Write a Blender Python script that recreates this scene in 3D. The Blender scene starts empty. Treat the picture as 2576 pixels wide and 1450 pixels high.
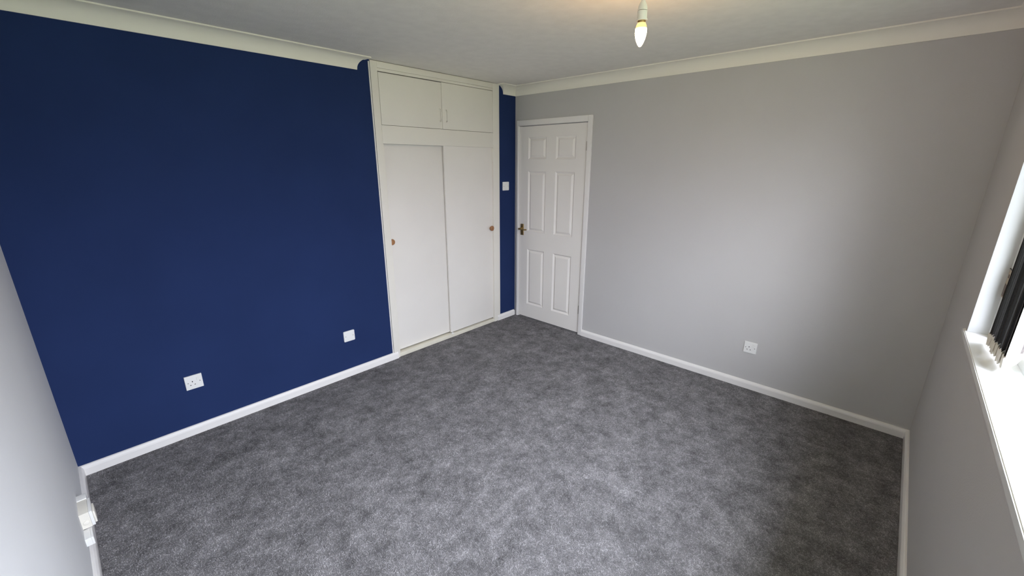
import bpy, bmesh, math, random
import numpy as np
from mathutils import Vector, Matrix

random.seed(3)
rng = np.random.default_rng(5)
S = bpy.context.scene
COL = S.collection

# ------------------------------------------------------------------ camera
L, W, H = 3.5265, 3.3257, 2.3583          # room: x -L..0, y -W..0, z 0..H
cam_d = bpy.data.cameras.new('camera')
cam = bpy.data.objects.new('camera', cam_d)
COL.objects.link(cam)
S.camera = cam
cam_d.sensor_width = 36.0
cam_d.lens = 1057.74 / 2576.0 * 36.0
cam_d.clip_start = 0.02
cam_d.clip_end = 300
yaw, pit, rol = 0.82788863, 0.29039711, 0.00277736
fw = Vector((math.sin(yaw) * math.cos(pit), math.cos(yaw) * math.cos(pit), -math.sin(pit)))
rt = Vector((math.cos(yaw), -math.sin(yaw), 0))
up = rt.cross(fw)
rt, up = rt * math.cos(rol) + up * math.sin(rol), -rt * math.sin(rol) + up * math.cos(rol)
M = Matrix((rt, up, -fw)).transposed().to_4x4()
M.translation = Vector((-3.33871453, -3.02650132, 1.65236475))
cam.matrix_world = M

# ------------------------------------------------------------------ light and exposure
vs = S.view_settings
vs.view_transform = 'Standard'
vs.look = 'None'
vs.gamma = 1.0
vs.use_curve_mapping = False
vs.exposure = 0.0
SKY = 27.5
BULB = 365.0
WIN_X0, WIN_X1 = -3.28, -0.815            # window opening along the front wall
WIN_Z0, WIN_Z1 = 0.972, 2.12

wd = bpy.data.worlds.new('overcast_sky')
S.world = wd
wd.use_nodes = True
nt = wd.node_tree
nt.nodes.clear()
out = nt.nodes.new('ShaderNodeOutputWorld')
bg = nt.nodes.new('ShaderNodeBackground')
tc = nt.nodes.new('ShaderNodeTexCoord')
sx = nt.nodes.new('ShaderNodeSeparateXYZ')
cr = nt.nodes.new('ShaderNodeValToRGB')
cr.color_ramp.elements[0].position = 0.0
cr.color_ramp.elements[0].color = (0.24, 0.25, 0.28, 1)
ce = cr.color_ramp.elements.new(0.33)
ce.color = (0.75, 0.78, 0.87, 1)
cr.color_ramp.elements[1].position = 1.0
cr.color_ramp.elements[1].color = (1.58, 1.66, 1.90, 1)
nt.links.new(tc.outputs['Generated'], sx.inputs[0])
nt.links.new(sx.outputs['Z'], cr.inputs[0])
nt.links.new(cr.outputs[0], bg.inputs['Color'])
bg.inputs['Strength'].default_value = SKY
nt.links.new(bg.outputs[0], out.inputs[0])

# low sun behind thin cloud, coming in along the window wall: the broad soft patch on the grey wall
sl = bpy.data.lights.new('hazy_sun', 'SUN')
sl.energy = 0.85
sl.angle = math.radians(22)
sl.color = (0.98, 0.99, 1.0)
so = bpy.data.objects.new('hazy_sun', sl)
COL.objects.link(so)
so.location = (-8, -8, 4)
so.rotation_euler = Vector((0.876, 0.427, -0.235)).to_track_quat('-Z', 'Y').to_euler()

# portal in the window opening: guides the sky's light through it, gives off none of its own
pl = bpy.data.lights.new('window_portal', 'AREA')
pl.shape = 'RECTANGLE'
pl.size = WIN_X1 - WIN_X0
pl.size_y = WIN_Z1 - WIN_Z0
pl.cycles.is_portal = True
po = bpy.data.objects.new('window_portal', pl)
COL.objects.link(po)
po.location = ((WIN_X0 + WIN_X1) / 2, -W - 0.152, (WIN_Z0 + WIN_Z1) / 2)
po.rotation_euler = (math.radians(90), 0, 0)   # -Z of the light points to +Y, into the room
S.cycles.max_bounces = 14
S.cycles.diffuse_bounces = 8
S.cycles.transparent_max_bounces = 12
S.cycles.sample_clamp_indirect = 6.0


# ------------------------------------------------------------------ materials
def mat(name, color, rough=0.5, noise=0.0, scale=8.0, bump=0.0, bscale=60.0, metal=0.0, spec=0.5, detail=4.0):
    m = bpy.data.materials.new(name)
    m.use_nodes = True
    n = m.node_tree
    b = n.nodes['Principled BSDF']
    b.inputs['Base Color'].default_value = (*color, 1)
    b.inputs['Roughness'].default_value = rough
    b.inputs['Metallic'].default_value = metal
    b.inputs['Specular IOR Level'].default_value = spec
    t = n.nodes.new('ShaderNodeTexCoord')
    if noise:
        nz = n.nodes.new('ShaderNodeTexNoise')
        nz.inputs['Scale'].default_value = scale
        nz.inputs['Detail'].default_value = detail
        n.links.new(t.outputs['Object'], nz.inputs['Vector'])
        rp = n.nodes.new('ShaderNodeMapRange')
        rp.inputs['From Min'].default_value = 0.3
        rp.inputs['From Max'].default_value = 0.7
        rp.inputs['To Min'].default_value = 1 - noise
        rp.inputs['To Max'].default_value = 1 + noise
        n.links.new(nz.outputs['Fac'], rp.inputs['Value'])
        mx = n.nodes.new('ShaderNodeVectorMath')
        mx.operation = 'SCALE'
        mx.inputs[0].default_value = color
        n.links.new(rp.outputs[0], mx.inputs['Scale'])
        n.links.new(mx.outputs[0], b.inputs['Base Color'])
    if bump:
        nb = n.nodes.new('ShaderNodeTexNoise')
        nb.inputs['Scale'].default_value = bscale
        nb.inputs['Detail'].default_value = 3
        n.links.new(t.outputs['Object'], nb.inputs['Vector'])
        bp = n.nodes.new('ShaderNodeBump')
        bp.inputs['Strength'].default_value = bump
        bp.inputs['Distance'].default_value = 0.002
        n.links.new(nb.outputs['Fac'], bp.inputs['Height'])
        n.links.new(bp.outputs[0], b.inputs['Normal'])
    return m


M_NAVY = mat('navy_wall_paint', (0.0192, 0.0355, 0.111), 0.85, 0.05, 2.5, 0.25, 160, spec=0.06)
M_GREY = mat('grey_wall_paint', (0.525, 0.515, 0.51), 0.7, 0.015, 2.0, 0.25, 160, spec=0.35)
M_GREY2 = mat('left_wall_pale_grey', (0.67, 0.68, 0.69), 0.7, 0.015, 2.0, 0.25, 160, spec=0.3)  # left wall only, lighter than the other grey walls
M_CEIL = mat('ceiling_paint', (0.84, 0.81, 0.765), 0.85, 0.03, 14.0, 0.4, 130, spec=0.2)
M_COVE = mat('coving_paint', (0.89, 0.86, 0.775), 0.55, 0.0)
M_GLOSS = mat('white_gloss_woodwork', (0.84, 0.82, 0.80), 0.28, 0.012, 3.0, 0.08, 40)
M_DOOR = mat('white_door_paint', (0.85, 0.82, 0.785), 0.38, 0.01, 3.0, 0.12, 250)
M_ROBE = mat('cream_wardrobe_paint', (0.83, 0.80, 0.73), 0.42, 0.02, 2.5, 0.1, 60)
M_ROBE2 = mat('white_sliding_panel', (0.825, 0.795, 0.75), 0.42, 0.02, 2.5, 0.1, 60)
M_TRACK = mat('cream_track_paint', (0.74, 0.71, 0.60), 0.45, 0.05, 9.0)
M_INNER = mat('bare_board_inside', (0.30, 0.24, 0.17), 0.7, 0.1, 6.0)
M_PLAS = mat('white_switch_plastic', (0.84, 0.84, 0.82), 0.3)
M_PLAS2 = mat('ivory_plastic', (0.80, 0.77, 0.69), 0.35)
M_SLOT = mat('dark_slot', (0.012, 0.012, 0.012), 0.6)
M_SCREW = mat('screw_steel', (0.30, 0.29, 0.27), 0.4, metal=0.8)
M_BRASS = mat('aged_brass', (0.50, 0.34, 0.13), 0.32, 0.12, 30.0, metal=0.9)
M_CHROME = mat('hinge_steel', (0.38, 0.36, 0.33), 0.35, metal=0.9)
M_WOOD = mat('varnished_pine', (0.36, 0.17, 0.07), 0.4, 0.25, 45.0)
M_UPVC = mat('white_window_frame', (0.84, 0.86, 0.86), 0.3)
M_REVEAL = mat('reveal_paint', (0.62, 0.63, 0.63), 0.5, 0.02, 5.0)
M_SILL = mat('white_sill_gloss', (0.86, 0.87, 0.87), 0.25)
M_VANE = mat('charcoal_blind_fabric', (0.062, 0.054, 0.050), 0.9, 0.2, 150.0, 0.4, 400, spec=0.1)
M_VBACK = mat('white_blind_backing', (0.78, 0.80, 0.78), 0.8, spec=0.1)
M_WEIGHT = mat('blind_weight_plastic', (0.72, 0.68, 0.60), 0.45)
M_BEIGE = mat('beige_catch_casing', (0.42, 0.35, 0.25), 0.5)
M_BROWN = mat('brown_catch', (0.07, 0.035, 0.02), 0.4)
M_CORD = mat('white_flex', (0.75, 0.73, 0.68), 0.5)
M_GRASS = mat('lawn_outside', (0.07, 0.09, 0.045), 0.9, 0.3, 1.5)


def glass_mat():
    m = bpy.data.materials.new('window_glass')
    m.use_nodes = True
    n = m.node_tree
    n.nodes.clear()
    o = n.nodes.new('ShaderNodeOutputMaterial')
    tr = n.nodes.new('ShaderNodeBsdfTransparent')
    tr.inputs[0].default_value = (0.96, 0.97, 0.97, 1)
    gl = n.nodes.new('ShaderNodeBsdfGlossy')
    gl.inputs['Roughness'].default_value = 0.02
    # Schlick reflectance from the facing angle, the same from both sides of the pane
    lw = n.nodes.new('ShaderNodeLayerWeight')
    lw.inputs['Blend'].default_value = 0.5
    pw = n.nodes.new('ShaderNodeMath')
    pw.operation = 'POWER'
    pw.inputs[1].default_value = 5.0
    n.links.new(lw.outputs['Facing'], pw.inputs[0])
    fr = n.nodes.new('ShaderNodeMapRange')
    fr.inputs['To Min'].default_value = 0.06
    fr.inputs['To Max'].default_value = 1.0
    n.links.new(pw.outputs[0], fr.inputs['Value'])
    mx = n.nodes.new('ShaderNodeMixShader')
    n.links.new(fr.outputs[0], mx.inputs[0])
    n.links.new(tr.outputs[0], mx.inputs[1])
    n.links.new(gl.outputs[0], mx.inputs[2])
    n.links.new(mx.outputs[0], o.inputs[0])
    return m


M_GLASS = glass_mat()


def emit_mat():
    # a lit clear candle bulb: white hot filament area fading to yellow at the cap end of the glass
    m = bpy.data.materials.new('lit_candle_bulb')
    m.use_nodes = True
    n = m.node_tree
    n.nodes.clear()
    o = n.nodes.new('ShaderNodeOutputMaterial')
    e = n.nodes.new('ShaderNodeEmission')
    e.inputs['Color'].default_value = (1.0, 0.57, 0.22, 1)
    t = n.nodes.new('ShaderNodeTexCoord')
    sp = n.nodes.new('ShaderNodeSeparateXYZ')
    mr = n.nodes.new('ShaderNodeMapRange')
    mr.inputs['From Min'].default_value = 0.62
    mr.inputs['From Max'].default_value = 0.78
    mr.inputs['To Min'].default_value = BULB
    mr.inputs['To Max'].default_value = 1.9
    n.links.new(t.outputs['Generated'], sp.inputs[0])
    n.links.new(sp.outputs['Z'], mr.inputs['Value'])
    n.links.new(mr.outputs[0], e.inputs['Strength'])
    n.links.new(e.outputs[0], o.inputs[0])
    return m


M_BULB = emit_mat()


def carpet_mat(name, pile):
    m = bpy.data.materials.new(name)
    m.use_nodes = True
    n = m.node_tree
    b = n.nodes['Principled BSDF']
    b.inputs['Roughness'].default_value = 0.95
    b.inputs['Specular IOR Level'].default_value = 0.1
    g = n.nodes.new('ShaderNodeNewGeometry')

    def nz(scale, detail, rough=0.5, dist=0.0):
        x = n.nodes.new('ShaderNodeTexNoise')
        x.inputs['Scale'].default_value = scale
        x.inputs['Detail'].default_value = detail
        x.inputs['Roughness'].default_value = rough
        x.inputs['Distortion'].default_value = dist
        n.links.new(g.outputs['Position'], x.inputs['Vector'])
        return x.outputs['Fac']

    def rng_(v, a, b_, c, d):
        x = n.nodes.new('ShaderNodeMapRange')
        for k, w in zip(('From Min', 'From Max', 'To Min', 'To Max'), (a, b_, c, d)):
            x.inputs[k].default_value = w
        n.links.new(v, x.inputs['Value'])
        return x.outputs[0]

    def mul(a, b_):
        x = n.nodes.new('ShaderNodeMath')
        x.operation = 'MULTIPLY'
        n.links.new(a, x.inputs[0])
        n.links.new(b_, x.inputs[1])
        return x.outputs[0]
    # brushed and trodden shading of the pile, in patches of about 10 cm and of about half a metre
    f = mul(rng_(nz(11.0, 8, 0.72, 0.12), 0.30, 0.70, 0.60, 1.50), rng_(nz(4.2, 4, 0.6, 0.2), 0.33, 0.67, 0.84, 1.17))
    f = mul(f, rng_(nz(34.0, 6, 0.7, 0.2), 0.3, 0.7, 0.84, 1.18))
    if pile:
        f = mul(f, rng_(g.outputs['Random Per Island'], 0.0, 1.0, 0.62, 1.42))
    else:
        f = mul(f, rng_(nz(420.0, 2, 0.6), 0.3, 0.7, 0.55, 1.4))
    v = n.nodes.new('ShaderNodeVectorMath')
    v.operation = 'SCALE'
    k = CARPET if pile else CARPET * 0.68  # base under the pile darkened: shade between tufts put into its colour
    v.inputs[0].default_value = (k * 1.0, k * 0.970, k * 0.995)
    n.links.new(f, v.inputs['Scale'])
    n.links.new(v.outputs[0], b.inputs['Base Color'])
    return m


CARPET = 0.232
M_FLOOR = carpet_mat('grey_carpet_base_shaded', False)
M_PILE = carpet_mat('grey_carpet_pile', True)


# ------------------------------------------------------------------ mesh helpers
def bm_box(bm, a, b, bev=0.0):
    x0, x1 = sorted((a[0], b[0]))
    y0, y1 = sorted((a[1], b[1]))
    z0, z1 = sorted((a[2], b[2]))
    v = [bm.verts.new(p) for p in ((x0, y0, z0), (x1, y0, z0), (x1, y1, z0), (x0, y1, z0),
                                   (x0, y0, z1), (x1, y0, z1), (x1, y1, z1), (x0, y1, z1))]
    fs = [bm.faces.new([v[i] for i in q]) for q in ((0, 3, 2, 1), (4, 5, 6, 7), (0, 1, 5, 4), (1, 2, 6, 5), (2, 3, 7, 6), (3, 0, 4, 7))]
    if bev:
        es = list({e for f in fs for e in f.edges})
        bmesh.ops.bevel(bm, geom=es, offset=bev, segments=2, affect='EDGES', profile=0.6)


def bm_prism(bm, prof, path_fn, n0, n1):
    """prof: closed outline as 2-D points; path_fn(p, k) -> 3-D for end k (0/1)"""
    a = [bm.verts.new(path_fn(p, 0)) for p in prof]
    b = [bm.verts.new(path_fn(p, 1)) for p in prof]
    n = len(prof)
    for i in range(n):
        bm.faces.new((a[i], a[(i + 1) % n], b[(i + 1) % n], b[i]))
    bm.faces.new(a[::-1])
    bm.faces.new(b)


def bm_lathe(bm, prof, origin, axis, seg=24):
    """prof: (distance along axis, radius)"""
    o = Vector(origin)
    ax = Vector(axis).normalized()
    t = Vector((0, 0, 1)) if abs(ax.z) < 0.9 else Vector((1, 0, 0))
    u = ax.cross(t).normalized()
    w = ax.cross(u)
    rings = []
    for d, r in prof:
        if r < 1e-6:
            rings.append([bm.verts.new(o + ax * d)])
        else:
            rings.append([bm.verts.new(o + ax * d + (u * math.cos(2 * math.pi * k / seg) + w * math.sin(2 * math.pi * k / seg)) * r) for k in range(seg)])
    for A, B in zip(rings, rings[1:]):
        for k in range(seg):
            q = [A[k % len(A)], A[(k + 1) % len(A)], B[(k + 1) % len(B)], B[k % len(B)]]
            q2 = []
            for x in q:
                if x not in q2:
                    q2.append(x)
            if len(q2) >= 3:
                bm.faces.new(q2)
    for R_ in (rings[0], rings[-1]):
        if len(R_) > 2:
            bm.faces.new(R_)


def bm_tube(bm, pts, r, seg=10):
    pts = [Vector(p) for p in pts]
    rings = []
    for i, p in enumerate(pts):
        d = (pts[min(i + 1, len(pts) - 1)] - pts[max(i - 1, 0)]).normalized()
        t = Vector((0, 0, 1)) if abs(d.z) < 0.9 else Vector((1, 0, 0))
        u = d.cross(t).normalized()
        w = d.cross(u)
        rr = r[i] if isinstance(r, (list, tuple)) else r
        rings.append([bm.verts.new(p + (u * math.cos(2 * math.pi * k / seg) + w * math.sin(2 * math.pi * k / seg)) * rr) for k in range(seg)])
    for A, B in zip(rings, rings[1:]):
        for k in range(seg):
            bm.faces.new((A[k], A[(k + 1) % seg], B[(k + 1) % seg], B[k]))
    bm.faces.new(rings[0][::-1])
    bm.faces.new(rings[-1])


def finish(name, bm, m, parent=None, smooth=False, mats=None):
    bmesh.ops.recalc_face_normals(bm, faces=bm.faces)
    me = bpy.data.meshes.new(name)
    bm.to_mesh(me)
    bm.free()
    for x in (mats or [m]):
        me.materials.append(x)
    if smooth:
        me.polygons.foreach_set('use_smooth', [True] * len(me.polygons))
        try:
            me.set_sharp_from_angle(angle=math.radians(35))
        except Exception:
            pass
    o = bpy.data.objects.new(name, me)
    COL.objects.link(o)
    if parent:
        o.parent = parent
        o.matrix_parent_inverse = Matrix.Translation(-world_loc(parent))
    return o


def sub(o, part):
    # parts sit at the world origin of their thing's meshes, so a sub-part needs no offset of its own
    o.parent = part
    o.matrix_parent_inverse = Matrix.Identity(4)


def world_loc(o):
    v = Vector(o.get('_at', (0, 0, 0)))
    return v


def box(name, a, b, m, parent=None, bev=0.0):
    bm = bmesh.new()
    bm_box(bm, a, b, bev)
    return finish(name, bm, m, parent, smooth=bev > 0)


def tag(o, label, cat, group=None, kind=None):
    o['label'] = label
    o['category'] = cat
    if group:
        o['group'] = group
    if kind:
        o['kind'] = kind
    return o


ATS = []


def thing(name, loc, label, cat, group=None, kind=None):
    o = bpy.data.objects.new(name, None)
    COL.objects.link(o)
    o.location = loc
    o.empty_display_size = 0.05
    o['_at'] = loc
    ATS.append(o)
    return tag(o, label, cat, group, kind)


# ------------------------------------------------------------------ the setting
T = 0.12
HS, TS = 0.0602, 0.0188                    # skirting height above the carpet, thickness
WX0, WX1 = -1.566, -0.242                  # wardrobe opening in the navy wall

tag(box('floor', (-L - T, -W - 0.25, -0.12), (T, 0.75, 0.0), M_FLOOR), 'grey carpeted bedroom floor', 'floor', kind='structure')
tag(box('ceiling', (-L - T, -W - 0.25, H), (T, 0.75, H + 0.1), M_CEIL), 'off-white painted ceiling above the room', 'ceiling', kind='structure')
bm = bmesh.new()
bm_box(bm, (-L - T, 0, 0), (WX0, T, H))
bm_box(bm, (WX1, 0, 0), (0, T, H))
tag(finish('wall_back', bm, M_NAVY), 'dark navy blue painted wall on both sides of the wardrobe', 'wall', kind='structure')
bm = bmesh.new()                            # grey wall with its door opening
DY0, DY1, DZ = -0.8615, -0.0565, 1.996
bm_box(bm, (0, -W - 0.25, 0), (T, DY0 - 0.0, H))
bm_box(bm, (0, DY1, 0), (T, 0.75, H))
bm_box(bm, (0, DY0, DZ), (T, DY1, H))
tag(finish('wall_right', bm, M_GREY), 'light grey painted wall with the white panelled door in it', 'wall', kind='structure')
tag(box('wall_left', (-L - T, -W - 0.25, 0), (-L, 0, H), M_GREY2), 'pale grey wall at the left edge, beside the navy wall', 'wall', kind='structure')
bm = bmesh.new()                            # window wall
WD = 0.15
bm_box(bm, (-L, -W - WD, 0), (0, -W, WIN_Z0 - 0.03))
bm_box(bm, (-L, -W - WD, WIN_Z1), (0, -W, H))
bm_box(bm, (WIN_X1, -W - WD, WIN_Z0 - 0.03), (0, -W, WIN_Z1))
bm_box(bm, (-L, -W - WD, WIN_Z0 - 0.03), (WIN_X0, -W, WIN_Z1))
tag(finish('wall_front', bm, M_GREY), 'grey window wall at the right edge, under and beside the sill', 'wall', kind='structure')
tag(box('ground', (-40, -60, -2.9), (40, -W - 0.4, -2.8), M_GRASS), 'lawn outside below the window', 'ground', kind='structure')


M_EAVES_SHADE = mat('added_shade_board', (0.5, 0.48, 0.44), 0.6)
tag(box('added_eaves', (-L - 1.0, -W - 0.151, 2.46), (1.0, -W - 0.60, 2.60), M_EAVES_SHADE), 'unseen eaves added outside above the window to block high sky light', 'added_eaves', kind='structure')  # added out of view: keeps high sky light off the carpet near the window


def skirting(name, fn, label):
    """profile (out, up) with a rounded chamfered top; fn maps (out, up, end) to the room"""
    prof = [(0, 0), (TS, 0), (TS, HS - 0.020), (TS - 0.002, HS - 0.012), (TS - 0.008, HS - 0.003), (TS - 0.013, HS), (0, HS)]
    bm = bmesh.new()
    bm_prism(bm, prof, lambda p, k: fn(p[0], p[1], k), 0, 1)
    return tag(finish(name, bm, M_GLOSS), label, 'skirting', kind='structure')


skirting('baseboard_back', lambda o, u, k: ((-L + o, -o, u), (-1.530 - max(0, 0.012 - o) * 0.0, -o, u))[k], 'white skirting board under the long navy wall, left of the wardrobe')
skirting('baseboard_back', lambda o, u, k: ((-0.283, -o, u), (-0.016, -o, u))[k], 'short white skirting board between the wardrobe and the door')
skirting('baseboard_right', lambda o, u, k: ((-o, -0.905, u), (-o, -W + o, u))[k], 'white skirting board along the grey wall, right of the door')
skirting('baseboard_left', lambda o, u, k: ((-L + o, -W + o, u), (-L + o, -o, u))[k], 'white skirting board along the pale wall at the left edge')
skirting('baseboard_front', lambda o, u, k: ((-L + o, -W + o, u), (-o, -W + o, u))[k], 'white skirting board under the window, at the right edge')

# plaster coving: concave quarter with small flat fillets; P on the ceiling, D down the wall
CP = 0.080
ZB = 2.2755


def cove_profile():
    pts = [(0, H), (CP, H), (CP, H - 0.007), (CP - 0.006, H - 0.009)]
    r = CP - 0.012
    for i in range(1, 10):
        a = math.pi / 2 * i / 10
        pts.append((0.006 + r - r * math.sin(a) , H - 0.009 - (H - 0.009 - ZB - 0.006) * (1 - math.cos(a))))
    pts += [(0.006, ZB + 0.006), (0.0055, ZB), (0, ZB)]
    return pts


def coving(name, fn, label):
    bm = bmesh.new()
    bm_prism(bm, cove_profile(), lambda p, k: fn(p[0], p[1], k), 0, 1)
    o = finish(name, bm, M_COVE, smooth=True)
    return tag(o, label, 'coving', kind='structure')


coving('trim_1', lambda o, u, k: ((-L + o, -o, u), (-1.672 + o, -o, u))[k], 'cream coving above the long navy wall')
coving('trim_2', lambda o, u, k: ((-0.172 - o, -o, u), (-o, -o, u))[k], 'short cream coving above the navy strip beside the wardrobe')
coving('trim_3', lambda o, u, k: ((-o, -o, u), (-o, -W + o, u))[k], 'white coving above the grey wall with the door')
coving('trim_4', lambda o, u, k: ((-L + o, -W + o, u), (-L + o, -o, u))[k], 'white coving above the pale wall at the left edge')
coving('trim_5', lambda o, u, k: ((-L + o, -W + o, u), (-o, -W + o, u))[k], 'white coving above the window')
# tiny mitred returns of the two cut ends of the back coving (they turn back into the wall)
coving('trim_6', lambda o, u, k: ((-1.672 + o, -o, u), (-1.672 + o, 0, u))[k], 'mitred end of the cream coving left of the wardrobe')
coving('trim_7', lambda o, u, k: ((-0.172 - o, -o, u), (-0.172 - o, 0, u))[k], 'mitred end of the short coving right of the wardrobe')

# ------------------------------------------------------------------ carpet pile
def carpet_pile():
    n = 430000
    x = rng.uniform(-L + 0.024, -0.024, n)
    y = rng.uniform(-W + 0.024, -0.024, n)
    ang = rng.uniform(0, 2 * np.pi, n)
    ln = rng.uniform(0.0028, 0.0046, n)       # each of the three lengths of a curled yarn end
    wd_ = rng.uniform(0.0006, 0.0011, n)
    h = rng.uniform(0.0012, 0.0040, n)
    bend = rng.normal(0, 0.75, (2, n))
    dirs = [ang, ang + bend[0], ang + bend[0] + bend[1]]
    cxs = [(x - np.cos(dirs[1]) * ln / 2 - np.cos(dirs[0]) * ln), (x - np.cos(dirs[1]) * ln / 2), (x + np.cos(dirs[1]) * ln / 2), (x + np.cos(dirs[1]) * ln / 2 + np.cos(dirs[2]) * ln)]
    cys = [(y - np.sin(dirs[1]) * ln / 2 - np.sin(dirs[0]) * ln), (y - np.sin(dirs[1]) * ln / 2), (y + np.sin(dirs[1]) * ln / 2), (y + np.sin(dirs[1]) * ln / 2 + np.sin(dirs[2]) * ln)]
    nd = [dirs[0], (dirs[0] + dirs[1]) / 2, (dirs[1] + dirs[2]) / 2, dirs[2]]
    P = np.zeros((n, 8, 3))
    for i, (hz, ws) in enumerate(((0.15, 0.6), (1.0, 1.0), (1.0, 1.0), (0.15, 0.6))):
        ax, ay = np.cos(nd[i]), np.sin(nd[i])
        P[:, 2 * i, 0] = cxs[i] - ay * wd_ * ws
        P[:, 2 * i, 1] = cys[i] + ax * wd_ * ws
        P[:, 2 * i, 2] = h * hz - 0.0003
        P[:, 2 * i + 1, 0] = cxs[i] + ay * wd_ * ws
        P[:, 2 * i + 1, 1] = cys[i] - ax * wd_ * ws
        P[:, 2 * i + 1, 2] = h * hz
    idx = np.arange(n)[:, None] * 8
    q = np.concatenate([idx + np.array([[0, 1, 3, 2]]), idx + np.array([[2, 3, 5, 4]]), idx + np.array([[4, 5, 7, 6]])], 1).reshape(-1)
    me = bpy.data.meshes.new('carpet_pile')
    me.vertices.add(n * 8)
    me.vertices.foreach_set('co', P.reshape(-1).astype(np.float32))
    me.loops.add(n * 12)
    me.loops.foreach_set('vertex_index', q.astype(np.int32))
    me.polygons.add(n * 3)
    me.polygons.foreach_set('loop_start', (np.arange(n * 3) * 4).astype(np.int32))
    me.update(calc_edges=True)
    me.materials.append(M_PILE)
    o = bpy.data.objects.new('carpet_pile', me)
    COL.objects.link(o)
    o.parent = bpy.data.objects['floor']
    o['kind'] = 'stuff'
    return o


carpet_pile()

# ------------------------------------------------------------------ door
door = thing('door_1', (0, -0.4565, 0), 'white six-panel door with brass lever handle, closed, in the grey wall corner', 'door', kind='structure')
# architrave: two legs and a head with a softly rounded edge
bm = bmesh.new()
AX = -0.016
bm_box(bm, (0.0, -0.0340, 0), (AX, -0.0575, 2.0485), 0.003)
bm_box(bm, (0.0, -0.9085, 0), (AX, -0.8640, 2.0485), 0.004)
bm_box(bm, (0.0, -0.0575, 1.9975), (AX, -0.8640, 2.0485), 0.004)
finish('architrave', bm, M_GLOSS, door, True)
bm = bmesh.new()                            # lining inside the opening, with the stop behind the leaf
bm_box(bm, (0.002, DY1 - 0.001, 0), (T - 0.002, DY1 - 0.0045, DZ - 0.001))
bm_box(bm, (0.002, DY0 + 0.001, 0), (T - 0.002, DY0 + 0.0035, DZ - 0.001))
bm_box(bm, (0.05, DY1 - 0.004, 0), (0.07, DY1 - 0.02, DZ - 0.004))
bm_box(bm, (0.05, DY0 + 0.003, 0), (0.07, DY0 + 0.02, DZ - 0.004))
bm_box(bm, (0.05, DY0 + 0.003, DZ - 0.02), (0.07, DY1 - 0.004, DZ - 0.002))
finish('lining', bm, M_GLOSS, door)


def door_leaf():
    y0, y1, z0, z1 = -0.8535, -0.0615, 0.013, 1.990
    xf, xb = 0.002, 0.040
    cols = [(-0.742, -0.512), (-0.404, -0.172)]
    rows = [(0.160, 0.779), (0.960, 1.572), (1.680, 1.892)]
    ys = [y0, cols[0][0], cols[0][1], cols[1][0], cols[1][1], y1]
    zs = [z0, rows[0][0], rows[0][1], rows[1][0], rows[1][1], rows[2][0], rows[2][1], z1]
    bm = bmesh.new()
    g = {(i, j): bm.verts.new((xf, ys[i], zs[j])) for i in range(6) for j in range(8)}
    for i in range(5):
        for j in range(7):
            c = [g[i, j], g[i + 1, j], g[i + 1, j + 1], g[i, j + 1]]
            if i in (1, 3) and j in (1, 3, 5):
                prev = c
                # moulded edge in, groove, then a wide bevel up to the raised field
                for ins, dx in ((0.002, -0.0008), (0.004, 0.0002), (0.019, 0.0105), (0.021, 0.0105), (0.039, 0.0010), (0.041, 0.0004)):
                    a, b_, d, e = ys[i] + ins, ys[i + 1] - ins, zs[j] + ins, zs[j + 1] - ins
                    r = [bm.verts.new((xf + dx, *p)) for p in ((a, d), (b_, d), (b_, e), (a, e))]
                    for k in range(4):
                        bm.faces.new((prev[k], prev[(k + 1) % 4], r[(k + 1) % 4], r[k]))
                    prev = r
                bm.faces.new(prev)
            else:
                bm.faces.new(c)
    bb = [bm.verts.new((xb, *p)) for p in ((y0, z0), (y1, z0), (y1, z1), (y0, z1))]
    bm.faces.new(bb[::-1])
    # sides of the leaf
    for (va, vb, line) in ((bb[0], bb[1], [g[i, 0] for i in range(6)]), (bb[3], bb[2], [g[i, 7] for i in range(6)]),
                           (bb[0], bb[3], [g[0, j] for j in range(8)]), (bb[1], bb[2], [g[5, j] for j in range(8)])):
        bm.faces.new([va] + line + [vb])
    return finish('door_leaf', bm, M_DOOR, door)


leaf = door_leaf()
# brass lever handle on its backplate
bm = bmesh.new()
bm_box(bm, (0.002, -0.0835, 0.916), (-0.004, -0.1235, 1.033), 0.0015)
plate = finish('handle_plate', bm, M_BRASS, door, True)
plate['label'] = 'aged brass backplate'
bm = bmesh.new()
bm_lathe(bm, [(0, 0.012), (0.004, 0.0125), (0.010, 0.009), (0.040, 0.0085), (0.050, 0.0095), (0.052, 0)], (-0.002, -0.1035, 0.985), (-1, 0, 0), 16)
bm_tube(bm, [(-0.044, -0.096, 0.985), (-0.046, -0.112, 0.985), (-0.046, -0.135, 0.983), (-0.045, -0.165, 0.981), (-0.044, -0.188, 0.983), (-0.040, -0.197, 0.985)], [0.008, 0.0085, 0.0075, 0.007, 0.0075, 0.005], 12)
lever = finish('handle_lever', bm, M_BRASS, door, True)
lever['label'] = 'brass lever'
for zz in (0.928, 1.021):
    bm = bmesh.new()
    bm_lathe(bm, [(0, 0.004), (0.001, 0.0038), (0.0016, 0)], (-0.0038, -0.1035, zz), (-1, 0, 0), 10)
    finish('screw', bm, M_SCREW, door, True)
for z0, z1 in ((1.755, 1.833), (0.215, 0.297)):
    bm = bmesh.new()
    n = 5
    d = (z1 - z0) / n
    for k in range(n):
        bm_lathe(bm, [(0, 0.0048), (d * 0.92, 0.0048)], (-0.005, -0.8575, z0 + k * d), (0, 0, 1), 10)
    h = finish('hinge', bm, M_CHROME, door)
    h['label'] = 'steel butt hinge knuckle'
    bm = bmesh.new()
    bm_box(bm, (0.0012, -0.8618, z0), (-0.0010, -0.8500, z1))
    finish('hinge_leaf', bm, M_SLOT, door)
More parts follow.
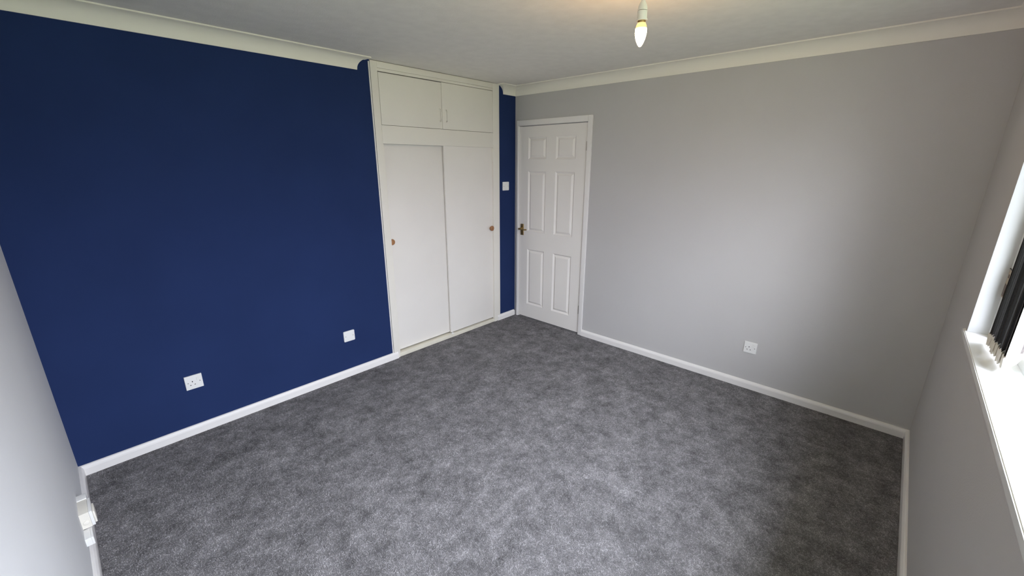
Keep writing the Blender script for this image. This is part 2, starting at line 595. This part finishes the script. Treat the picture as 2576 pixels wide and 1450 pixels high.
# hall behind the door: dark
tag(box('wall_hall', (0.30, -1.2, -0.1), (0.36, 0.3, 2.4), M_GREY), 'hallway wall hidden behind the closed door', 'wall', kind='structure')

# ------------------------------------------------------------------ built-in wardrobe
robe = thing('wardrobe', (-0.904, 0.2, 0), 'built-in cream wardrobe with two top doors and two sliding doors', 'wardrobe')
YF = -0.010
XL, XR = -1.566, -0.242                     # outer edges of the frame
xl, xr = -1.511, -0.327                     # inner edges
ZT = H - 0.004
bm = bmesh.new()
bm_box(bm, (XL, YF, 0), (xl, 0.022, ZT), 0.0015)
finish('stile', bm, M_ROBE, robe, True)
bm = bmesh.new()
bm_box(bm, (xr, YF, 0), (XR, 0.022, ZT), 0.0015)
finish('stile', bm, M_ROBE, robe, True)
bm = bmesh.new()
bm_box(bm, (xl, YF, 2.3115), (xr, 0.022, ZT), 0.0015)
finish('head_rail', bm, M_ROBE, robe, True)
bm = bmesh.new()
bm_box(bm, (xl, YF + 0.002, 2.2905), (xr, 0.022, 2.3105), 0.001)
finish('head_bead', bm, M_ROBE, robe, True)
bm = bmesh.new()
bm_box(bm, (xl, YF, 1.788), (xr, 0.012, 1.9205), 0.0015)
finish('middle_rail', bm, M_ROBE, robe, True)
# thin bead inside the left stile that the sliding door runs behind
box('stop_bead', (xl + 0.0008, YF + 0.0035, 0.03), (xl + 0.007, 0.014, 1.787), M_ROBE, robe, 0.0008)
box('scribe_strip', (XL - 0.012, 0.0, HS), (XL - 0.003, -0.005, 2.345), M_GLOSS, robe, 0.0008)
# carcass behind
bm = bmesh.new()
bm_box(bm, (XL + 0.001, 0.56, 0), (XR - 0.001, 0.57, ZT))
bm_box(bm, (XL + 0.001, 0.022, 0), (XL + 0.012, 0.56, ZT))
bm_box(bm, (XR - 0.012, 0.022, 0), (XR - 0.001, 0.56, ZT))
bm_box(bm, (XL + 0.012, 0.022, ZT - 0.012), (XR - 0.012, 0.56, ZT))
bm_box(bm, (XL + 0.012, 0.05, 1.83), (XR - 0.012, 0.56, 1.85))
finish('carcass', bm, M_INNER, robe)
# bottom track board
bm = bmesh.new()
bm_box(bm, (xl, -0.004, 0.0), (xr, 0.075, 0.034), 0.0015)
finish('track_board', bm, M_TRACK, robe, True)
bm = bmesh.new()
bm_box(bm, (-0.917, -0.006, 0.034), (-0.890, 0.014, 0.040), 0.001)
bm_box(bm, (-0.912, -0.004, 0.040), (-0.905, 0.000, 0.056), 0.001)
finish('door_guide', bm, M_PLAS, robe, True)
# top doors
for a, b_, nm in ((xl + 0.003, -0.9315, 0), (-0.9280, xr - 0.003, 1)):
    bm = bmesh.new()
    bm_box(bm, (a, YF + 0.0005, 1.9230), (b_, YF + 0.018, 2.2840 if nm == 0 else 2.2868), 0.0012)
    d = finish('top_door', bm, M_ROBE, robe, True)
    d['label'] = 'left top door' if nm == 0 else 'right top door'
    hx = -0.9505 if nm == 0 else -0.8855
    bm = bmesh.new()
    z0, z1 = 1.979, 2.079
    pts = [(hx, YF, z0 + 0.004), (hx, YF - 0.010, z0 + 0.008), (hx, YF - 0.015, z0 + 0.020), (hx, YF - 0.017, (z0 + z1) / 2),
           (hx, YF - 0.015, z1 - 0.020), (hx, YF - 0.010, z1 - 0.008), (hx, YF, z1 - 0.004)]
    bm_tube(bm, pts, [0.006, 0.005, 0.0045, 0.0045, 0.0045, 0.005, 0.006], 10)
    bm_box(bm, (hx - 0.008, YF, z0 - 0.004), (hx + 0.008, YF - 0.0025, z0 + 0.012), 0.001)
    bm_box(bm, (hx - 0.008, YF, z1 - 0.012), (hx + 0.008, YF - 0.0025, z1 + 0.004), 0.001)
    hd = finish('handle', bm, M_ROBE, robe, True)
    sub(hd, d)
# sliding doors: the right one runs in front of the left one
YR0, YR1, YL0, YL1 = 0.012, 0.029, 0.038, 0.055
bm = bmesh.new()
bm_box(bm, (xl - 0.01, YL0, 0.047), (-0.86, YL1, 1.83), 0.001)
dl = finish('sliding_door', bm, M_ROBE2, robe, True)
dl['label'] = 'left sliding door, running behind the other'
bm = bmesh.new()
bm_box(bm, (-0.913, YR0, 0.047), (xr + 0.01, YR1, 1.83), 0.001)
dr = finish('sliding_door', bm, M_ROBE2, robe, True)
dr['label'] = 'right sliding door, running in front of the other'
KN = [(0, 0.0165), (0.005, 0.0160), (0.009, 0.0165), (0.014, 0.0225), (0.020, 0.0255), (0.026, 0.0240), (0.031, 0.0165), (0.033, 0)]
for (kx, ky, kz, par) in ((-1.484, YL0, 1.020, dl), (-0.352, YR0, 1.013, dr)):
    bm = bmesh.new()
    bm_lathe(bm, KN, (kx, ky, kz), (0, -1, 0), 20)
    k = finish('knob', bm, M_WOOD, robe, True)
    sub(k, par)
    k['label'] = 'round varnished wood knob'


# ------------------------------------------------------------------ wall plates
def plate_thing(name, label, cat, axis, c, w, h, kind_, group=None, rounded=0.004, depth=0.009):
    """axis 'back': on the navy wall (faces -y); 'right': on the grey wall (faces -x); 'left': faces +x. c = centre on the wall"""
    if axis == 'back':
        t = thing(name, (c[0], 0, c[1]), label, cat, group)
        f = lambda u, v, d: (c[0] + u, -d, c[1] + v)
    elif axis == 'right':
        t = thing(name, (0, c[0], c[1]), label, cat, group)
        f = lambda u, v, d: (-d, c[0] - u, c[1] + v)
    else:
        t = thing(name, (-L, c[0], c[1]), label, cat, group)
        f = lambda u, v, d: (-L + d, c[0] + u, c[1] + v)

    def slab(nm, u0, u1, v0, v1, d0, d1, m, r=0.0, bev=0.0, par=None):
        bm = bmesh.new()
        pts = []
        if r:
            for (cu, cv, a0) in ((u1 - r, v1 - r, 0), (u0 + r, v1 - r, 90), (u0 + r, v0 + r, 180), (u1 - r, v0 + r, 270)):
                for k in range(5):
                    a = math.radians(a0 + k * 22.5)
                    pts.append((cu + r * math.cos(a), cv + r * math.sin(a)))
        else:
            pts = [(u1, v1), (u0, v1), (u0, v0), (u1, v0)]
        uc, vc = (u0 + u1) / 2, (v0 + v1) / 2
        lv = [(d0, 1.0), (d1 - bev, 1.0), (d1, 1.0)]
        rings = []
        for d, _ in lv:
            ins = bev if d == d1 and bev else 0
            rings.append([bm.verts.new(f(u - math.copysign(ins, u - uc), v - math.copysign(ins, v - vc), d)) for u, v in pts])
        if not bev:
            rings = [rings[0], rings[2]]
        n = len(pts)
        for A, B in zip(rings, rings[1:]):
            for k in range(n):
                bm.faces.new((A[k], A[(k + 1) % n], B[(k + 1) % n], B[k]))
        bm.faces.new(rings[0][::-1])
        bm.faces.new(rings[-1])
        bmesh.ops.remove_doubles(bm, verts=bm.verts, dist=1e-6)
        return finish(nm, bm, m, par or t)

    face = slab('faceplate', -w / 2, w / 2, -h / 2, h / 2, 0, depth, M_PLAS, rounded, 0.0022)

    def screw(u, v):
        bm = bmesh.new()
        a = Vector(f(u, v, depth - 0.0005))
        ax = Vector(f(u, v, 1)) - Vector(f(u, v, 0))
        bm_lathe(bm, [(0, 0.0030), (0.0009, 0.0030), (0.0012, 0.0)], a, ax, 12)
        s = finish('screw', bm, M_SCREW, t, True)
        q = slab('screw_slot', u - 0.0026, u + 0.0026, v - 0.0005, v + 0.0005, depth + 0.0005, depth + 0.0010, M_SLOT)
        sub(q, s)

    def outlet(u):
        slab('earth_slot', u - 0.0022, u + 0.0022, 0.0015, 0.0100, depth - 0.001, depth + 0.0004, M_SLOT)
        slab('live_slot', u + 0.0075, u + 0.0145, -0.0175, -0.0135, depth - 0.001, depth + 0.0004, M_SLOT)
        slab('neutral_slot', u - 0.0145, u - 0.0075, -0.0175, -0.0135, depth - 0.001, depth + 0.0004, M_SLOT)

    def rocker(u, v, ww=0.011, hh=0.020):
        slab('rocker_surround', u - ww / 2 - 0.001, u + ww / 2 + 0.001, v - hh / 2 - 0.001, v + hh / 2 + 0.001, depth - 0.002, depth + 0.0003, M_PLAS2)
        slab('rocker', u - ww / 2, u + ww / 2, v - hh / 2, v + hh / 2, depth - 0.002, depth + 0.0028, M_PLAS, 0, 0.0008)

    if kind_ == 'single':
        outlet(-0.008)
        rocker(0.0195, 0.0175, 0.010, 0.016)
        screw(-0.0302, 0.000)
        screw(0.0302, 0.000)
    elif kind_ == 'double':
        for q in (-0.034, 0.034):
            outlet(q)
        rocker(-0.008, 0.019)
        rocker(0.008, 0.019)
        screw(-0.0603, 0)
        screw(0.0603, 0)
    elif kind_ == 'blank':
        screw(-0.0302, 0)
        screw(0.0302, 0)
    elif kind_ == 'switch':
        rocker(0.0, 0.004, 0.012, 0.024)
        screw(-0.0302, 0)
        screw(0.0302, 0)
    return t, slab


plate_thing('wall_socket', 'white single switched socket low on the long navy wall', 'socket', 'back', (-2.9565, 0.3455), 0.089, 0.089, 'single', rounded=0.0015)
plate_thing('blank_plate', 'white blank wall plate with rounded corners on the navy wall beside the wardrobe', 'wall plate', 'back', (-1.946, 0.337), 0.089, 0.086, 'blank', rounded=0.007)
plate_thing('light_switch', 'white light switch on the narrow navy strip beside the door', 'switch', 'back', (-0.147, 1.421), 0.090, 0.085, 'switch', rounded=0.006)
plate_thing('wall_socket', 'white single switched socket low on the light grey wall', 'socket', 'right', (-2.387, 0.328), 0.086, 0.086, 'single', rounded=0.0015)

# surface boxes low on the left wall: a cable outlet box and the small junction box beside it
ob = thing('outlet_box', (-L, -0.650, 0.19), 'white and ivory surface outlet box low on the pale left wall', 'outlet box')
bm = bmesh.new()
bm_box(bm, (-L, -0.573, 0.135), (-L + 0.031, -0.6165, 0.2245), 0.001)
finish('back_section', bm, M_PLAS, ob, True)
bm = bmesh.new()
bm_box(bm, (-L, -0.6170, 0.148), (-L + 0.0298, -0.726, 0.221), 0.0006)
finish('casing', bm, M_PLAS2, ob, True)
bm = bmesh.new()
bm_box(bm, (-L + 0.0302, -0.6170, 0.150), (-L + 0.040, -0.726, 0.221), 0.0006)
finish('front_cover', bm, M_PLAS, ob, True)
bm = bmesh.new()
bm_box(bm, (-L + 0.0402, -0.645, 0.150), (-L + 0.047, -0.712, 0.206), 0.002)
finish('rear_rib', bm, M_PLAS2, ob, True)
bm = bmesh.new()                            # rounded cable entry at the foot of the near face
bm_lathe(bm, [(0, 0.010), (0.003, 0.010), (0.0045, 0.007)], (-L + 0.015, -0.7258, 0.1745), (0, -1, 0), 20)
finish('cable_entry', bm, M_PLAS2, ob, True)
jb = thing('junction_box', (-L, -0.762, 0.127), 'small plain white junction box on the left wall, below and nearer than the outlet box', 'junction box')
bm = bmesh.new()
bm_box(bm, (-L, -0.7275, 0.1095), (-L + 0.0188, -0.797, 0.1455), 0.0006)
finish('base', bm, M_PLAS, jb, True)
bm = bmesh.new()
bm_box(bm, (-L + 0.0190, -0.7275, 0.1095), (-L + 0.026, -0.797, 0.1455), 0.0006)
finish('lid', bm, M_PLAS, jb, True)

# ------------------------------------------------------------------ pendant lamp
bx, by = -1.60, -2.121
lamp = thing('pendant_light', (bx, by, H), 'bare lit candle bulb in a white lampholder hanging from the ceiling', 'lamp')
ZTIP, ZTOP = 2.098, 2.181                   # glass of the bulb
bm = bmesh.new()
bm_lathe(bm, [(0, 0.040), (0.010, 0.040), (0.018, 0.034), (0.022, 0.010), (0.026, 0.007), (0.028, 0)], (bx, by, H), (0, 0, -1), 28)
finish('ceiling_rose', bm, M_CORD, lamp, True)
bm = bmesh.new()
bm_tube(bm, [(bx, by, H - 0.024), (bx + 0.003, by, 2.30), (bx + 0.001, by, 2.275), (bx, by, 2.258)], 0.0036, 10)
finish('cord', bm, M_CORD, lamp, True)
bm = bmesh.new()
bm_lathe(bm, [(0, 0.006), (0.005, 0.0090), (0.014, 0.0138), (0.024, 0.0172), (0.034, 0.0183), (0.037, 0.0183)], (bx, by, 2.262), (0, 0, -1), 32)
finish('lampholder_cap', bm, M_CORD, lamp, True)
bm = bmesh.new()
bm_lathe(bm, [(0, 0.0178), (0.0014, 0.0196), (0.0036, 0.0196), (0.0036, 0.0187), (0.029, 0.0192), (0.029, 0.0214), (0.034, 0.0216), (0.0345, 0.0170), (0.026, 0.0162)], (bx, by, 2.2235), (0, 0, -1), 32)
finish('lampholder_ring', bm, M_CORD, lamp, True)
bm = bmesh.new()
bm_lathe(bm, [(0, 0.0145), (0.032, 0.0145), (0.034, 0.0140)], (bx, by, 2.214), (0, 0, -1), 24)
finish('bulb_cap', bm, M_BRASS, lamp, True)
bm = bmesh.new()
hgt = ZTOP - ZTIP
pr = [(0.0, 0.0155), (0.05, 0.0178), (0.14, 0.0205), (0.26, 0.0222), (0.40, 0.0222), (0.55, 0.0205), (0.70, 0.0170), (0.82, 0.0128), (0.91, 0.0088), (0.97, 0.0050), (0.992, 0.0026), (1.0, 0.0)]
bm_lathe(bm, [(t * (hgt + 0.001), r) for t, r in pr], (bx, by, ZTOP + 0.001), (0, 0, -1), 32)
bl = finish('bulb', bm, M_BULB, lamp, True)
bl['label'] = 'glowing candle bulb'

# ------------------------------------------------------------------ window
win = thing('window_1', ((WIN_X0 + WIN_X1) / 2, -W - 0.10, WIN_Z0), 'white framed window in the wall at the right edge, mostly out of view', 'window', kind='structure')
YW = -W - 0.060                             # room face of the fixed frame
bm = bmesh.new()
fw_ = 0.052
bm_box(bm, (WIN_X1 - fw_, YW, WIN_Z0), (WIN_X1, YW - 0.07, WIN_Z1), 0.003)
bm_box(bm, (WIN_X0, YW, WIN_Z0), (WIN_X0 + fw_, YW - 0.07, WIN_Z1), 0.003)
bm_box(bm, (WIN_X0 + fw_, YW - 0.045, WIN_Z0), (WIN_X1 - fw_, YW - 0.09, WIN_Z0 + 0.06), 0.003)
bm_box(bm, (WIN_X0 + fw_, YW, WIN_Z1 - 0.05), (WIN_X1 - fw_, YW - 0.07, WIN_Z1), 0.003)
for q in (1 / 3, 2 / 3):
    xm = WIN_X0 + (WIN_X1 - WIN_X0) * q
    bm_box(bm, (xm - 0.03, YW - 0.035, WIN_Z0 + 0.06), (xm + 0.03, YW - 0.085, WIN_Z1 - 0.05), 0.003)
finish('window_frame', bm, M_UPVC, win, True)
xs = [WIN_X0 + fw_] + [WIN_X0 + (WIN_X1 - WIN_X0) * q for q in (1 / 3, 2 / 3)] + [WIN_X1 - fw_]
for k in range(3):
    a = xs[k] + (0.03 if k else 0)
    b_ = xs[k + 1] - (0.03 if k < 2 else 0)
    bm = bmesh.new()
    vv = [bm.verts.new(p) for p in ((a, YW - 0.062, WIN_Z0 + 0.06), (b_, YW - 0.062, WIN_Z0 + 0.06), (b_, YW - 0.062, WIN_Z1 - 0.05), (a, YW - 0.062, WIN_Z1 - 0.05))]
    bm.faces.new(vv)
    finish('pane', bm, M_GLASS, win)
bm = bmesh.new()                            # white painted reveal lining of the far jamb, near jamb and head
RV = 0.0015
bm_box(bm, (WIN_X1 - RV, -W - 0.0005, WIN_Z0), (WIN_X1 + 0.0, YW, WIN_Z1))
bm_box(bm, (WIN_X0, -W - 0.0005, WIN_Z0), (WIN_X0 + RV, YW, WIN_Z1))
bm_box(bm, (WIN_X0 + RV, -W - 0.0005, WIN_Z1 - RV), (WIN_X1 - RV, YW, WIN_Z1))
finish('reveal', bm, M_REVEAL, win)
bm = bmesh.new()
so_ = [(WIN_X0 - 0.05, -W + 0.008), (WIN_X1 + 0.05, -W + 0.008), (WIN_X1 + 0.05, -W), (WIN_X1 - 0.0005, -W), (WIN_X1 - 0.0005, -W - 0.11), (WIN_X0 + 0.0005, -W - 0.11), (WIN_X0 + 0.0005, -W), (WIN_X0 - 0.05, -W)]
bm_prism(bm, so_, lambda p, k: (p[0], p[1], WIN_Z0 - 0.028 + 0.0278 * k), 0, 1)
bmesh.ops.bevel(bm, geom=[e for e in bm.edges if all(v.co.y > -W + 0.007 for v in e.verts)], offset=0.003, segments=2, affect='EDGES')
finish('window_sill', bm, M_SILL, win, True)
# beige catch box on the far jamb, glimpsed between reveal and blind
cb = thing('window_catch', (-0.85, YW, 1.2), 'beige window catch with brown fittings between reveal and blind', 'window catch')
bm = bmesh.new()
bm_box(bm, (WIN_X1 - 0.003, YW + 0.0005, 1.143), (WIN_X1 - 0.049, YW + 0.0020, 1.254), 0.0005)
finish('casing', bm, M_BEIGE, cb, True)
box('top_strip', (WIN_X1 - 0.003, YW + 0.0005, 1.2545), (WIN_X1 - 0.049, YW + 0.0030, 1.2575), M_SLOT, cb)
box('latch', (WIN_X1 - 0.016, YW + 0.0022, 1.150), (WIN_X1 - 0.046, YW + 0.0034, 1.197), M_BROWN, cb, 0.0004)
box('stud', (WIN_X1 - 0.022, YW + 0.0022, 1.222), (WIN_X1 - 0.036, YW + 0.0034, 1.236), M_BROWN, cb, 0.0004)

# ------------------------------------------------------------------ vertical blind, drawn back to the far side
bd = thing('vertical_blind', (-1.15, -W - 0.03, WIN_Z1), 'charcoal vertical blind stacked at the far end of the window', 'blind')
bm = bmesh.new()
bm_box(bm, (WIN_X0 + 0.02, -W - 0.012, WIN_Z1 - 0.040), (WIN_X1 - 0.01, -W - 0.052, WIN_Z1 - 0.004), 0.003)
finish('headrail', bm, M_UPVC, bd, True)
NV = 17
tipA, tipB = Vector((-1.301, -3.3715)), Vector((-1.018, -3.3600))
wv = Vector((0.090, -0.046)).normalized() * 0.089
ZTOPV = WIN_Z1 - 0.045
for k in range(NV):
    t = k / (NV - 1)
    p = tipA.lerp(tipB, t) + Vector((random.uniform(-0.003, 0.003), random.uniform(-0.004, 0.004)))
    z0 = 0.992 + random.uniform(-0.003, 0.003) + (0.0 if k == 0 else 0.001)
    ang = random.uniform(-0.14, 0.10) if k else 0.0
    w2 = Vector((wv.x * math.cos(ang) - wv.y * math.sin(ang), wv.x * math.sin(ang) + wv.y * math.cos(ang)))
    nrm = Vector((-w2.y, w2.x)).normalized()        # points to the room side
    bm = bmesh.new()
    NS = 6
    F, B = [], []
    for i in range(NS + 1):
        s = i / NS
        bow = 0.003 * (1 - (2 * s - 1) ** 2)
        q = p + w2 * s + nrm * bow
        for lst, off in ((F, 0.0004), (B, -0.0004)):
            q2 = q + nrm * off
            lst.append((bm.verts.new((q2.x, q2.y, z0 + 0.042)), bm.verts.new((q2.x, q2.y, ZTOPV))))
    for i in range(NS):
        bm.faces.new((F[i][0], F[i + 1][0], F[i + 1][1], F[i][1])).material_index = 0
        bm.faces.new((B[i + 1][0], B[i][0], B[i][1], B[i + 1][1])).material_index = 1 if k == 0 else 0
    for i in (0, NS):
        bm.faces.new((F[i][0], F[i][1], B[i][1], B[i][0])).material_index = 1 if k == 0 else 0
    v = finish('vane', bm, None, bd, True, [M_VANE, M_VBACK])
    # white weight in the bottom pocket
    bm = bmesh.new()
    prof = [(0.0, z0 + 0.046), (-0.002, z0 + 0.040), (0.000, z0 + 0.006), (0.004, z0), (0.060, z0 + 0.002), (0.080, z0 + 0.008), (0.0895, z0 + 0.022), (0.090, z0 + 0.046)]
    u = w2.normalized()
    A = []
    B2 = []
    for s, z in prof:
        q = p + u * s
        bow = 0.003 * (1 - (2 * min(max(s / 0.089, 0), 1) - 1) ** 2)
        thick = 0.0016 if s < 0.07 else 0.0012
        if s < 0.004 and z > z0 + 0.037:
            thick = 0.0030
        A.append(bm.verts.new((q.x + nrm.x * (bow + thick), q.y + nrm.y * (bow + thick), z)))
        B2.append(bm.verts.new((q.x + nrm.x * (bow - thick), q.y + nrm.y * (bow - thick), z)))
    n = len(prof)
    bm.faces.new(A)
    bm.faces.new(B2[::-1])
    for i in range(n):
        bm.faces.new((A[i], B2[i], B2[(i + 1) % n], A[(i + 1) % n]))
    wgt = finish('weight', bm, M_VBACK if k == 0 else M_WEIGHT, bd)
    sub(wgt, v)

for o in ATS:
    if '_at' in o:
        del o['_at']
